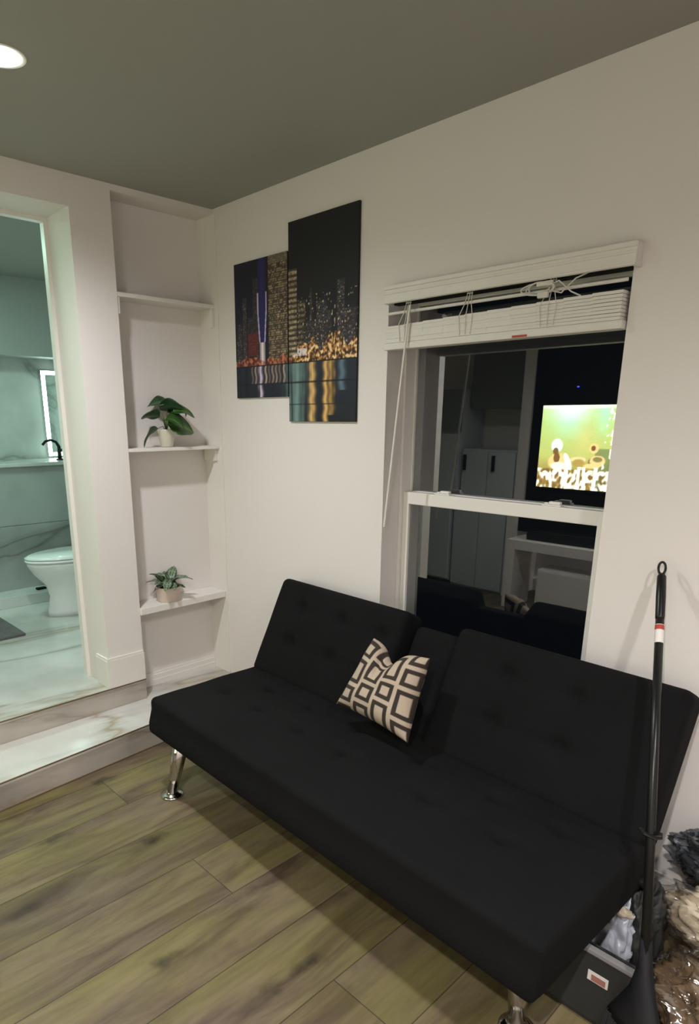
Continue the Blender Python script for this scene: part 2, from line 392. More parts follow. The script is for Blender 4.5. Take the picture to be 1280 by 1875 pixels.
for j in range(3):
    a = j*2.1; pts = [(1.765+.035*cos(t+a)*(1+.3*j), -.030-.004*j+.006*sin(2*t), 1.935+.018*sin(t*1.0+a)) for t in [k*2*pi/16 for k in range(17)]]
    tube(bm, pts, .0022, 6)
tube(bm,[(1.79,-.03,1.93),(1.84,-.032,1.915),(1.88,-.03,1.95),(1.92,-.02,1.965)],.0022,6)
tube(bm,[(1.79,-.03,1.94),(1.83,-.034,1.95),(1.87,-.03,1.915),(1.90,-.028,1.90)],.0022,6)
box(bm,1.765,1.80,-.042,-.028,1.906,1.925,bev=.004); box(bm,1.758,1.812,-.04,-.028,1.94,1.955,bev=.004)
bp('cord_bundle', bm, M_CORD)
bm = bmesh.new(); tube(bm,[(1.262,-.036,1.945),(1.259,-.040,1.905),(1.18,-.045,1.118)],[.004,.0042,.0048],8); bp('tilt_wand', bm, M_BLIND)

# ------------------------------------------------------------------ canvases
def h2(a, b_): 
    v = sin(a*127.1+b_*311.7)*43758.5453; return v-fl(v)
def mixc(a, b_, t): return tuple(a[i]*(1-t)+b_[i]*t for i in range(3))
BLD = [ # x0,x1,top z,kind,brightness
 (.195,.225,1.98,1,.25),(.235,.262,2.09,1,.42),(.27,.312,2.00,1,.14),(.312,.350,2.165,2,.20),(.185,.2,1.90,1,.5),
 (.425,.560,2.27,0,.60),(.560,.618,2.165,3,.9),(.625,.672,2.035,3,.36),(.700,.712,2.075,2,.45),(.74,.80,2.02,1,.25),(.80,.832,1.98,1,.18),
 (.862,.905,2.09,1,.33),(.905,.97,1.975,1,.26),(.66,.74,1.95,1,.16)]
WL = 1.785
def city(x, z):
    sky = mixc(lin((20,22,42)), lin((20,20,26)), min(1,max(0,(x-.3)/.3)))
    c = sky[:3]
    if z > WL:
        for (x0,x1,zt,k,b_) in BLD:
            if x0 <= x <= x1 and z < zt:
                cell = .0062 if k else .0085
                ix, iz = fl(x/cell), fl(z/(cell*1.1)); r = h2(ix,iz); r2 = h2(iz,ix+7)
                warm = lin((214,190,150)) if k in (0,3) else lin((190,180,190))
                base = lin((34,30,32)) if k else lin((50,42,36))
                fxx, fzz = x/cell-ix, z/(cell*1.1)-iz
                on = 1 if r > (.38 if k in (0,3) else .60) and .12 < fzz < .72 else .12
                if k == 3: on = (.95 if r > .15 else .4) if fl(z/.011) % 2 else .12
                on *= .55+.6*max(0,min(1,.5+1.2*noise.noise(Vector((x*45,z*30,3)))))
                c = mixc(base, warm, on*b_*(.35+.65*r2))
                if k == 0 and z > 2.21: c = mixc(c, lin((120,116,104)), .5)
        # searchlight beam
        wbeam = .030 - max(0,(2.02-z))*.09
        d = abs(x-.378-.02*(2.24-z)*0)
        if z > 1.885:
            if d < wbeam: c = mixc(lin((40,40,96)), lin((26,26,70)), d/wbeam)
            if abs(d-wbeam) < .0045 and z < 2.1: c = lin((178,170,206))[:3]
        elif d < .022: c = mixc(lin((240,225,230)), c, min(1,d/.024))
        # shore glow
        n = noise.noise(Vector((x*60,z*60,1))); n2 = noise.noise(Vector((x*130,z*90,5)))
        top = 1.80+.028*noise.noise(Vector((x*14,3,0))) + (.055 if x > .62 else .015)*(1+noise.noise(Vector((x*20,9,0)))) + .05*exp(-((x-.84)/.03)**2)
        if z < top:
            if x > .585:
                hot = max(0,min(1,.30+n*1.3+n2*.9+.25*exp(-((z-1.835)/.03)**2)))
                g = mixc(lin((58,30,18)), lin((246,176,92)), hot**1.3)
                if hot > .85: g = lin((255,226,170))
                c = mixc(c, g, .9 if z < 1.86 else min(.9,max(0,hot*1.5)))
                if abs(z-1.825) < .014 and .585 < x < .68 and n2 > -.35: c = mixc(c, lin((228,222,224)), .8)
            else:
                g = mixc(lin((96,28,24)), lin((228,140,96)), max(0,min(1,.25+n*1.4+n2)))
                c = mixc(c, g, .7)
        if .27 < x < .345 and 1.83 < z < 1.93: c = mixc(c, lin((110,30,26)), .55)
        if n2 > .48 and z < 2.05 and x > .62: c = mixc(c, lin((235,215,180)), .7)
    else:
        c = mixc(lin((24,36,52)), lin((16,20,32)), min(1,(WL-z)/.25))
        st = noise.noise(Vector((x*34,z*1.6,2))); st2 = noise.noise(Vector((x*90,z*5,8)))
        def streak(xc, wd, col, a, zz=1.53):
            nonlocal c
            t = exp(-((x-xc+.004*sin(z*90))/wd)**2)*a
            if z > zz: c = mixc(c, col, min(1,t))
        streak(.36,.012,lin((224,210,236)),.9,1.64)
        streak(.61,.055,lin((130,165,160)),.75)
        streak(.715,.016,lin((240,196,120)),.9)
        streak(.80,.012,lin((238,190,110)),.9); streak(.835,.014,lin((246,196,104)),.85,1.56)
        streak(.895,.016,lin((110,140,158)),.65,1.66)
        for xc in (.30,.325,.40,.425,.45,.475,.50,.53): streak(xc,.006,lin((206,176,160)),.55+.3*sin(xc*99),1.70)
        c = mixc(c, lin((8,14,24)), max(0,min(.8,-st*1.2-st2*.6)))
        if abs(z-(1.70-.0*(x))) < .0035: c = mixc(c, lin((8,10,18)), .85)
        if x > .56 and abs(z-1.605) < .003: c = mixc(c, lin((8,10,18)), .7)
        if abs(z-WL) < .006: c = lin((14,14,22))[:3]
    return c
def canvas(x0,x1,zb,zt,tilt,label,nx,nz):
    c = empty('canvas_print', ((x0+x1)/2,-.001,zb), label, 'picture', 'night skyline canvas pair')
    c.rotation_euler = (0,tilt,0)
    hw = (x1-x0)/2; h = zt-zb; D = .010
    bm = bmesh.new(); box(bm,-hw,hw,-D+.0006,0,0,h,bev=.0015); link('wrapped_side', bm, M_CANSIDE, c)
    bm = bmesh.new(); g = [[bm.verts.new((-hw+2*hw*i/nx,-D,h*k/nz)) for k in range(nz+1)] for i in range(nx+1)]
    for i in range(nx):
        for k in range(nz): bm.faces.new([g[i][k],g[i+1][k],g[i+1][k+1],g[i][k+1]])
    o = link('printed_face', bm, M_PRINT, c)
    cx, cz = (x0+x1)/2, zb
    colour_mesh(o, lambda v: city(cx+v.x, cz+v.z))
canvas(.174,.556,1.640,2.243,.0,'smaller left canvas print of a night city skyline with a blue light beam',150,230)
canvas(.564,.978,1.530,2.350,.0,'taller right canvas print of a night city skyline with orange waterfront lights',160,300)

# ------------------------------------------------------------------ niche shelves
def shelf(z0, z1, x1, y1, label, m):
    s = empty('wall_shelf', (-.06,-.27,z0), label, 'shelf', 'niche shelves')
    o = link('board', B(-.129,x1,-.534,y1,z0,z1,bev=.002), m, s); o.location = -s.location
    return s
def sp(s, name, bm, m):
    o = link(name, bm, m, s); o.location = -s.location; return o
sA = shelf(2.072,2.090,-.001,-.007,'thin white shelf at the top of the wall niche', M_NICHE)
sp(sA,'batten', B(-.03,-.006,-.534,-.522,2.0,2.071), M_WHITE)
sp(sA,'batten', B(-.03,-.004,-.02,-.007,1.985,2.071), M_NICHE)
sB = shelf(1.388,1.404,.0,-.007,'thin white middle shelf carrying the leafy potted plant', M_WHITE)
sp(sB,'batten', B(-.125,-.02,-.02,-.007,1.325,1.387), M_NICHE)
sC = shelf(.578,.612,.012,-.007,'thick white bottom shelf carrying the small potted plant', M_WHITE)
# ------------------------------------------------------------------ plants
def leaf(L, W, bend, fold, mid, edge, vein, n=14, m=8, stripe=False):
    bm = bmesh.new(); g = []
    for i in range(n+1):
        t = i/n; wd = W*.5*(sin(pi*min(1,t**.62))**.85)*(1 if t < .98 else .3)
        a = bend*t; row = []
        # arc along length
        x = L*(sin(a)/bend if abs(bend) > 1e-3 else t); z = -L*((1-cos(a))/bend if abs(bend) > 1e-3 else 0)
        for j in range(-m//2, m//2+1):
            s = j/(m/2); row.append(bm.verts.new((x, wd*s, z + abs(wd*s)*fold - .004*sin(t*9+s*3)*s)))
        g.append(row)
    for i in range(n):
        for j in range(m):
            try: bm.faces.new([g[i][j],g[i+1][j],g[i+1][j+1],g[i][j+1]])
            except ValueError: pass
    return bm
def leaf_obj(parent, loc, yaw, pitch, roll, L, W, bend, cols, stripe=False):
    bm = leaf(L,W,bend,.25,None,None,None)
    o = link('leaf', bm, M_LEAF, parent, smooth=True)
    o.location = loc; o.rotation_euler = (roll, -pitch, yaw)
    mid, edge, vein = cols
    def f(v):
        t = max(0,v.x/L); s = abs(v.y)/(W/2)
        c = mixc(mid, edge, min(1,s*.9+.2*noise.noise(v*60)))
        if s < .07: c = mixc(c, vein, .6)
        if stripe and (abs((t*6 - s*1.4) % 1 - .5) < .13 or .42 < s < .55): c = mixc(c, vein, .75)
        return c
    colour_mesh(o, f)
    md = o.modifiers.new('thick','SOLIDIFY'); md.thickness = .0008
    return o
def pot(parent, prof, m, soilr, soilz, c):
    bm = bmesh.new(); lathe(bm, prof, c, 32); link('pot', bm, m, parent, smooth=True)
    bm = bmesh.new(); lathe(bm, [(soilr,soilz-.004),(soilr,soilz),(soilr*.4,soilz+.003)], c, 24); link('soil', bm, M_SOIL, parent)
P1 = empty('potted_plant', (-.062,-.285,1.4045), 'leafy green houseplant in a tapered white pot on the middle niche shelf', 'plant')
pot(P1, [(.026,0),(.030,.002),(.045,.082),(.047,.086),(.044,.086),(.040,.074)], M_POT, .040, .074, (0,0,0))
G1 = (lin((56,92,40)), lin((36,70,30)), lin((104,140,78)))
G2 = (lin((38,74,44)), lin((28,58,34)), lin((90,120,80)))
#        loc                yaw  pitch roll  L    W   bend
for (l, yw, pt, rl, L, W, bd, cc) in [
  ((.034,-.015,.128), 1.30, -.05, .85, .160,.150, .7, G1),
  ((.030,-.030,.150), 0.5, .25, .3, .110,.120, 1.4, G1),
  ((.020,.030,.190), 0.9, .25, .5, .120,.095, 1.2, G1),
  ((.010,-.040,.165),-1.75, .25, .6, .110,.085, .8, G2),
  ((.020,-.060,.110),-1.95,-.45, .4, .125,.075, .9, G2),
  ((.000,-.035,.205), 1.25, .30, -.7, .135,.100, .9, G2),
  ((.000,.020,.235),-1.7, .15, -.6, .110,.080, .9, G2),
  ((.000,.055,.210), 1.3, .35, .4, .100,.045, 2.0, G2),
  ((-.010,.020,.190), 1.9, .4, .9, .095,.070, .8, G2)]:
    l = (l[0]*1.2, l[1]*1.0, l[2]-.018)
    leaf_obj(P1, l, yw, pt, rl, L, W, bd, cc)
    bm = bmesh.new(); tube(bm, [(0,0,.07),((l[0])*.4,l[1]*.4,.11+(l[2]-.11)*.5),l], [.0025,.002,.0016], 6); link('stem', bm, simple('green_stem',(.10,.17,.05),.5) if 'green_stem' not in bpy.data.materials else bpy.data.materials['green_stem'], P1, smooth=True)
P2 = empty('potted_plant', (-.045,-.338,.6125), 'small dark green plant with pale veins in a pinkish pot on the bottom niche shelf', 'plant')
pot(P2, [(.056,0),(.060,.003),(.064,.074),(.065,.077),(.062,.077),(.060,.066)], M_POTP, .059, .066, (0,0,0))
V1 = (lin((52,78,52)), lin((34,56,38)), lin((150,170,140)))
for i in range(19):
    a = i*2.4; r = .012+.02*(i % 3)/2; up = .25+.5*((i*7) % 5)/5 - (.45 if i % 2 else 0)
    leaf_obj(P2, (r*cos(a), r*sin(a), .080+.014*(i % 3)), a, up+.30, .25*sin(i), .082+.012*(i % 3), .056, .8, V1, True)

# ------------------------------------------------------------------ sofa
SR = -.030
sofa = empty('futon_sofa', (.60,-.845,0), 'black tufted click-clack futon sofa with chrome legs under the window', 'sofa', rz=SR)
SL = 1.79
def seat_disp(cx, cy, top, tufts, amp, sig, crown=.010, hx=1, hy=1):
    def f(q, n):
        if n.z > .2 or q.z > top-.05:
            u = max(-1,min(1,q.x/hx)); v = max(-1,min(1,q.y/hy))
            q = q + Vector((0,0,crown*(1-u*u)*(1-v*v)))
            k = 1 if n.z > .5 or n.length < .01 else max(0,n.z)
            for (tx,ty) in tufts:
                dx, dy = q.x-tx, q.y-ty; r2 = dx*dx+dy*dy
                q = q - Vector((0,0,k*(amp*exp(-r2/(sig*sig)) + amp*.28*exp(-(abs(dx)/.10)**2)*exp(-(dy/.016)**2)+ amp*.28*exp(-(abs(dy)/.08)**2)*exp(-(dx/.016)**2))))
            q = q + Vector((0,0,k*.0025*noise.noise(Vector((q.x*7,q.y*7,0)))))
        return q
    return f
sw, sd, sh = SL, .60, .162
tf = [(x,y) for x in (-.72+.0, -.48,-.23,.0,.36,.62) for y in (-.02,)] + [(x,.14) for x in (-.60,-.35,-.1,.2,.5,.72)]
_sd = seat_disp(0,0,sh/2,tf,.016,.026,.012,sw/2,sd/2)
def seat_shape(q, n):
    q = _sd(q, n)
    if q.z < .03: # the boxed lower edge stands a little proud and square
        k = min(1,(.03-q.z)/.06)
        if n.y < -.3: q = q + Vector((0,-.016*k,0))
    return q
bm = rbox(sw,sd,sh,.024,110,36,4, seat_shape)
o = link('seat', bm, M_FAB, sofa, smooth=True); o.location = (sw/2, sd/2, .339)
bm = bmesh.new(); box(bm,.07,sw-.07,.08,.54,.235,.262,bev=.004); link('frame', bm, M_BLACKM, sofa)
# backrests: local frame, x along, y up the back, z towards sitter
lean = math.atan2(.38,.19)
def back(x0, x1, hgt, thick, off, tufts, rise=0, name='backrest'):
    wd = x1-x0
    bm = rbox(wd,hgt,thick,.030,int(wd/.016),26,4, seat_disp(0,0,thick/2,tufts,.020,.030,.010,wd/2,hgt/2))
    o = link(name, bm, M_FAB, sofa, smooth=True)
    # base of front plane in sofa coordinates
    by, bz = .535, .425
    u = Vector((0,cos(lean),sin(lean))); n = Vector((0,-sin(lean),cos(lean)))
    c = Vector(((x0+x1)/2,by,bz)) + u*(hgt/2-.02+rise) - n*(thick/2+off)
    Mx = Matrix(((1,0,0),(0,u.y,n.y),(0,u.z,n.z)))
    o.matrix_local = Matrix.Translation(c) @ Mx.to_4x4()
    return o
ty = (-.052,.112)
back(.0,.772,.465,.125,0,[(x,y) for x in (-.19,.065,.29) for y in ty])
back(.777,1.003,.43,.060,.062,[], name='fold_down_console')
back(1.008,1.79,.465,.125,0,[(x,y) for x in (-.155,.085,-.4) for y in ty if x > -.3])
def sleg(x, y, sxx, syy):
    bm = bmesh.new(); t = Vector((x-sxx*.10,y-syy*.0,.272)); b_ = Vector((x,y,.012))
    d = (b_-t)
    tube(bm,[t, t+d*.5, t+d*.97],[.030,.027,.022],20)
    lathe(bm,[(.046,0),(.049,.003),(.048,.008),(.034,.013),(.024,.020),(.0215,.028)],(b_.x,b_.y,0),24)
    link('leg', bm, M_CHROME, sofa, smooth=True)
sleg(.115,-.002+.02,-1,-1); sleg(SL-.105,.135,.2,-1); sleg(.115,.50,-1,1); sleg(SL-.10,.50,1,1)
bm = bmesh.new(); box(bm,SL-.04,SL-.005,.54,.60,.22,.35,bev=.004); tube(bm,[(SL-.005,.55,.30),(SL+.012,.55,.30)],.014,14)
link('hinge_bracket', bm, M_BLACKM, sofa)

# ------------------------------------------------------------------ pillow
TL, TR, BR_, BL_ = Vector((1.387,-.285,.735)), Vector((1.645,-.285,.725)), Vector((1.672,-.425,.463)), Vector((1.318,-.410,.485))
cen = (TL+TR+BR_+BL_)/4
nrm = Vector((0,-.894,.447))
pl = empty('throw_pillow', (cen.x,cen.y,.43), 'small beige throw pillow with dark rectangle pattern leaning on the black sofa back', 'pillow')
N_ = 96
bm = bmesh.new(); uvm = {}
def ppos(u, v, side):
    # u,v in 0..1 ; v=0 bottom
    cu, cv = 2*u-1, 2*v-1
    pin = .035
    uu = .5 + .5*cu*(1 - pin*(1-cv*cv)*2); vv = .5 + .5*cv*(1 - pin*(1-cu*cu)*2)
    p = (BL_*(1-uu)+BR_*uu)*(1-vv) + (TL*(1-uu)+TR*uu)*vv
    chop = exp(-((u-.44)/.16)**2)*max(0,(v-.45)/.55)**1.3        # karate-chop dip in the top edge
    p = p + Vector((0,-.04,-.115))*chop*.45
    th = .060*((1-cu**4)*(1-cv**4))**.6*(1-.55*chop)
    wr = .004*noise.noise(Vector((u*6,v*6,side)))*(1-cu**4)*(1-cv**4)
    crease = .014*exp(-((u-.44-(.45-v)*.25)/.03)**2)*max(0,(v-.35))/.65
    return p + nrm*(side*(th+wr) - (crease if side > 0 else 0) + .050)
G = {}
for side in (1,-1):
    for i in range(N_+1):
        for j in range(N_+1):
            if side == -1 and (i in (0,N_) or j in (0,N_)): G[(side,i,j)] = G[(1,i,j)]; continue
            vtx = bm.verts.new(ppos(i/N_,j/N_,side) - Vector(pl.location)); G[(side,i,j)] = vtx
for side in (1,-1):
    for i in range(N_):
        for j in range(N_):
            bm.faces.new([G[(side,i,j)],G[(side,i+1,j)],G[(side,i+1,j+1)],G[(side,i,j+1)]])
order = [(k, v.index) for k, v in G.items()]
bm.verts.index_update(); order = {v.index:(k[1]/N_,k[2]/N_) for k, v in G.items()}
po = link('pillow_cover', bm, M_PILLOW, pl, smooth=True)
BEI, DRK = lin((176,160,142)), lin((46,38,32))
RECTS = []
rows = [[.5,.9],[.9,.5]]
cw, ch = .265, .30
for c in range(-1,6):
    y = -.35 + (c*.37 % .5) - .2; k = c
    while y < 1.3:
        hh = .33 if k % 2 else .22
        RECTS.append((c*cw+.02, c*cw+cw-.025, y, y+hh)); y += hh+.05; k += 1
def pat(u, v):
    a, b_ = u*1.0, v*1.0
    for (x0,x1,y0,y1) in RECTS:
        if x0 < a < x1 and y0 < b_ < y1:
            d = min(a-x0, x1-a, (b_-y0), (y1-b_))
            return DRK if d < .052 else BEI
    return BEI
at = po.data.color_attributes.new('Col','FLOAT_COLOR','POINT')
for i in range(len(po.data.vertices)):
    u, v = order[i]; c = pat(u,v); at.data[i].color = (c[0],c[1],c[2],1)

# ------------------------------------------------------------------ broom and dustpan
T0 = Vector((2.235,-.030,1.143)); T1 = Vector((2.625,-.848,.0)); dv = (T1-T0)
def along(t): return T0+dv*t
br = empty('broom', (2.60,-.80,0), 'black broom with long handle leaning on the wall beside the sofa', 'broom')
def rel(o, e): o.location = -e.location; return o
bm = bmesh.new(); tube(bm,[along(.04),along(.735)],.0115,18); rel(link('handle', bm, M_BLACKP, br, smooth=True), br)
bm = bmesh.new(); sx = Vector((1,0,0)); dn = dv.normalized(); px = (sx-dn*sx.dot(dn)).normalized()
pts = []
for k in range(21):
    a = 2*pi*k/20; pts.append(along(.018)+px*.0095*cos(a)+dn*.020*sin(a))
tube(bm, pts, .0036, 8, cap=False)
tube(bm,[along(.031),along(.037),along(.080),along(.125),along(.13)],[.008,.0125,.0132,.0125,.0115],18)
rel(link('hanging_loop', bm, M_BLACKP, br, smooth=True), br)
bm = bmesh.new(); tube(bm,[along(.142),along(.180)],.01185,18,cap=False); rel(link('price_label', bm, M_LABEL, br, smooth=True), br)
bm = bmesh.new(); tube(bm,[along(.143),along(.153)],.0120,18,cap=False); rel(link('red_logo_band', bm, M_RED, br, smooth=True), br)
bm = bmesh.new(); 
wv = Vector((-.96,.28,0)).normalized(); tv_ = wv.cross(Vector((0,0,1)))
def fan(t, hw, ht, n=16):                       # ring of the head at parameter t
    c = along(t) + wv*max(0,(t-.77)*.25)
    return [c + wv*hw*cos(2*pi*k/n) + tv_*ht*sin(2*pi*k/n) for k in range(n)]
def ringmesh(bm, rs):
    rs = [[bm.verts.new(p) for p in q] for q in rs]; n = len(rs[0])
    for a, b_ in zip(rs, rs[1:]):
        for k in range(n): bm.faces.new([a[k],a[(k+1)%n],b_[(k+1)%n],b_[k]])
    bm.faces.new(rs[0][::-1]); bm.faces.new(rs[-1])
ringmesh(bm, [fan(.700,.0135,.0135),fan(.745,.0175,.0165),fan(.785,.034,.018),fan(.83,.066,.021),fan(.845,.076,.022)])
rel(link('broom_head', bm, M_BLACKM, br, smooth=True), br)
bm = bmesh.new()
for i in range(30):
    for j in range(5):
        fx = (i+.5)/30*2-1; fy = (j+.5)/5*2-1
        p0 = along(.842)+wv*(.012+.076*fx)+tv_*.016*fy; p1 = along(.986)+wv*(.012+.125*fx+random.uniform(-.005,.005))+tv_*.030*fy
        tube(bm,[p0,p1],[.0032,.0026],4)
rel(link('bristles', bm, M_BLACKM, br), br)
dp = empty('dustpan', (2.385,-.55,0), 'dark grey upright dustpan with light rim and white red sticker', 'dustpan')
def dps(name, bm, m, **k): return rel(link(name, bm, m, dp, **k), dp)
bm = bmesh.new()
prof = [(-.595,.018),(-.612,.10),(-.606,.215)]
box(bm,2.268,2.500,-.612,-.602,.02,.222,bev=.004)
box(bm,2.268,2.276,-.605,-.50,.02,.18,bev=.003); box(bm,2.492,2.498,-.605,-.50,.02,.10,bev=.003)
box(bm,2.27,2.498,-.508,-.50,.02,.16,bev=.003); box(bm,2.27,2.498,-.605,-.50,.004,.022,bev=.006)
dps('pan', bm, M_GREYP)
dps('rim', B(2.264,2.504,-.617,-.598,.222,.236,bev=.003), M_LGREY)
bm = bmesh.new(); box(bm,2.392,2.444,-.6135,-.6125,.142,.172); dps('sticker', bm, M_LABEL)
bm = bmesh.new(); box(bm,2.402,2.438,-.6145,-.6138,.145,.163); dps('sticker_print', bm, simple('faded_red',(.38,.16,.13),.6))
bm = bmesh.new(); tube(bm,[(2.489,-.555,.10),(2.484,-.53,.24),(2.432,-.440,.58)],.0065,10); dps('pan_handle', bm, M_BLACKP)
cp = along(.535)
bm = bmesh.new(); tube(bm,[cp+Vector((-.026,.0,.004)),cp+Vector((-.010,-.012,.002)),cp+Vector((.012,-.010,0)),cp+Vector((.022,.002,.002)),cp+Vector((.020,.010,.008))],[.005,.006,.006,.007,.005],8)
dps('clip', bm, M_BLACKP)

# ------------------------------------------------------------------ bags
def blob(name, c, r, m, seed, ridge=.28, sub=5, parent=None, floor_z=0, fine=.10):
    bm = bmesh.new(); bmesh.ops.create_icosphere(bm, subdivisions=sub, radius=1)
    for v in bm.verts:
        p = v.co.copy(); q = p*1.9+Vector((seed,seed*.7,0))
        w = noise.noise_vector(q*.7)*.5
        a = abs(noise.noise(q*.8+w)); b_ = abs(noise.noise(q*1.9+w*1.5)); d = abs(noise.noise(q*4.2+w*2)); g = abs(noise.noise(q*9+w*3))
        s = 1 + ridge*(.45-a*1.6-b_*.9) + fine*(.3-d) + fine*.35*(.2-g)
        v.co = Vector((p.x*r[0]*s+c[0], p.y*r[1]*s+c[1], max(floor_z+.002, p.z*r[2]*s+c[2])))
    return link(name, bm, m, parent, smooth=True)
def bag(name, c, r, outer, inner, seed, label, cat, inname):
    e = empty(name, (c[0],c[1],0), label, cat)
    loc = (0,0,c[2])
    i = blob(inname, loc, tuple(k*.86 for k in r), inner, seed+3.3, .36, 5, e, 0, .05)
    o = blob('plastic_film', loc, r, outer, seed, .26, 6, e, 0, .10)
    return e
M_FILM = film_mat('clear_plastic_film', (.95,.93,.90), .30)
M_FILMG = film_mat('smoky_plastic_film', (.62,.66,.70), .30)
M_CREAM = simple('cream_cloth', (.52,.45,.34), .9, var=.35, nscale=7, bump=.6, bscale=60)
M_BROWN = simple('brown_goods', (.17,.11,.06), .8, var=.6, nscale=9)
M_SLATE = simple('slate_goods', (.13,.13,.135), .8, var=.5, nscale=6)
M_WPL = simple('white_bag_plastic', (.42,.44,.50), .3, var=.15, nscale=14)
bag('plastic_bag', (2.68,-.43,.105), (.20,.155,.115), M_FILM, M_BROWN, 2.1, 'clear crinkled plastic bag of brown goods on the floor right of the broom', 'bag', 'contents')
bag('plastic_bag', (2.64,-.25,.215), (.205,.12,.09), M_FILM, M_CREAM, 7.7, 'clear plastic bag stuffed with cream cloth behind the broom handle', 'bag', 'cream_cloth')
bag('plastic_bag', (2.63,-.105,.29), (.225,.078,.110), M_FILMG, M_SLATE, 31.4, 'smoky plastic bag on top of the pile against the white wall', 'bag', 'contents')
e = empty('carrier_bag', (2.365,-.38,0), 'crumpled white plastic carrier bag between the sofa end and the broom', 'bag')
blob('plastic_film', (0,0,.13), (.07,.07,.14), M_WPL, 4.4, .4, 5, e, 0, .12)
bm = bmesh.new(); 
e = empty('dark_bag', (2.425,-.33,0), 'dark grey bag slumped behind the broom handle', 'bag')
blob('bag_body', (0,0,.14), (.05,.085,.15), M_GREYP, 9.1, .35, 5, e)
o = blob('paper_scrap', (0,0,0), (.028,.012,.014), M_CREAM, 1.2, .4, 3, None, -1); o.location = (2.405,-.455,.262); tag(o,'small cream paper scrap resting between the bags by the sofa end','paper')

# ------------------------------------------------------------------ ceiling lamps
def downlight(x, y, m, z, label, group, r=.052, beam=0, tint=(1,.955,.93)):
    d = empty('recessed_ceiling_lamp', (x,y,z), label, 'lamp', group)
    bm = bmesh.new(); lathe(bm,[(r,-.003),(r*1.28,-.003),(r*1.32,-.001),(r*1.32,-.0005)],(0,0,0),36)
    link('trim_ring', bm, M_WHITE, d)
    if beam:
        ld = bpy.data.lights.new('downlight_beam', 'SPOT'); ld.energy = beam; ld.spot_size = math.radians(SPOT_ANGLE); ld.spot_blend = 1.0
        ld.shadow_soft_size = .04; ld.color = tint
        lo = bpy.data.objects.new('downlight_beam', ld); COL.objects.link(lo); lo.parent = d; lo.location = (0,0,-.03)
    bm = bmesh.new(); lathe(bm,[(r*.98,-.0052),(r*.98,-.0035)],(0,0,0),32); link('lens', bm, m, d)
    return d
downlight(.745,-1.235,M_LAMP,CZ,'lit recessed ceiling lamp at the left edge of the ceiling','room downlights', beam=SPOTS['left'], tint=(.97,.97,1))
downlight(3.33,-1.235,M_LAMP,CZ,'lit recessed ceiling lamp above the right side of the sofa','room downlights', beam=SPOTS['right'], tint=(1,.955,.93))
downlight(2.9,-2.6,M_LAMP,CZ,'lit recessed ceiling lamp behind the viewpoint','room downlights', beam=SPOTS['rear'], tint=(1,.955,.93))
downlight(-1.25,-1.0,M_BATHL,CZ,'greenish recessed ceiling lamp in the bathroom','bathroom downlight',.16)

# ------------------------------------------------------------------ bathroom
def loft(bm, rings, cap=True):
    rs = [[bm.verts.new(p) for p in r] for r in rings]; n = len(rs[0])
    for a, b_ in zip(rs, rs[1:]):
        for k in range(n): bm.faces.new([a[k],a[(k+1)%n],b_[(k+1)%n],b_[k]])
    if cap: bm.faces.new(rs[0][::-1]); bm.faces.new(rs[-1])
def egg(cx, yf, yb, wx, z, n=36):
    cy = (yf+yb)/2; ly = (yb-yf)/2
    return [(cx+wx*cos(a)*(1-.12*sin(-a)), cy+ly*sin(a), z) for a in [2*pi*k/n for k in range(n)]]
TX = -1.42
to = empty('toilet', (TX,-.2,BF), 'white ceramic toilet seen through the bathroom doorway', 'toilet')
bm = bmesh.new()
loft(bm,[egg(TX,-.465,.12,.125,BF),egg(TX,-.462,.12,.122,BF+.04),egg(TX,-.44,.10,.105,BF+.14),egg(TX,-.46,.10,.115,BF+.22),egg(TX,-.53,.10,.155,BF+.30),egg(TX,-.565,.10,.182,BF+.36),egg(TX,-.57,.10,.185,BF+.385)])
rel(link('bowl', bm, M_CER, to, smooth=True), to)
bm = bmesh.new(); loft(bm,[egg(TX,-.575,.04,.19,BF+.388),egg(TX,-.58,.04,.193,BF+.396),egg(TX,-.575,.04,.19,BF+.404)]); rel(link('seat', bm, M_CER, to, smooth=True), to)
bm = bmesh.new(); loft(bm,[egg(TX,-.575,.04,.19,BF+.408),egg(TX,-.578,.04,.192,BF+.418),egg(TX,-.55,.03,.17,BF+.430)]); rel(link('lid', bm, M_CER, to, smooth=True), to)
bm = bmesh.new(); box(bm,TX-.19,TX+.19,.10,.29,BF+.38,BF+.74,bev=.02); box(bm,TX-.2,TX+.2,.09,.295,BF+.74,BF+.77,bev=.01); rel(link('tank', bm, M_CER, to), to)
va = empty('vanity', (-2.2,-.3,BF), 'grey marble clad vanity counter behind the toilet', 'vanity')
def vr(name, bm, m, **k): return rel(link(name, bm, m, va, **k), va)
M_VAN = marble('grey_vanity_marble', (.40,.42,.41,1), (.20,.21,.20,1), (.34,.36,.35,1), .7, .3)
vr('panel', B(-2.449,-2.0,-1.52,.299,BF+.07,.785), M_VAN); vr('panel', B(-2.449,-2.004,-1.52,.299,.788,1.205), M_VAN)
vr('countertop', B(-2.449,-1.975,-1.52,.299,1.205,1.232,bev=.006), M_MARB)
cb_ = link('shower_curb', B(-1.999,-1.80,-1.52,-.14,BF,.315,bev=.004), M_MARB_B); tag(cb_, 'low stone curb on the bathroom floor behind the toilet', 'curb')
vr('plinth', B(-2.449,-2.0,-1.52,.299,BF,BF+.069), M_VAN)
fa = empty('faucet', (-2.15,.03,1.232), 'dark curved faucet on the bathroom counter below the lit mirror', 'faucet')
bm = bmesh.new(); tube(bm,[(0,0,0),(0,0,.10),(0,-.02,.135),(0,-.06,.150),(0,-.10,.140),(0,-.125,.115)],[.016,.013,.011,.010,.010,.010],12); link('spout', bm, M_BLACKP, fa, smooth=True)
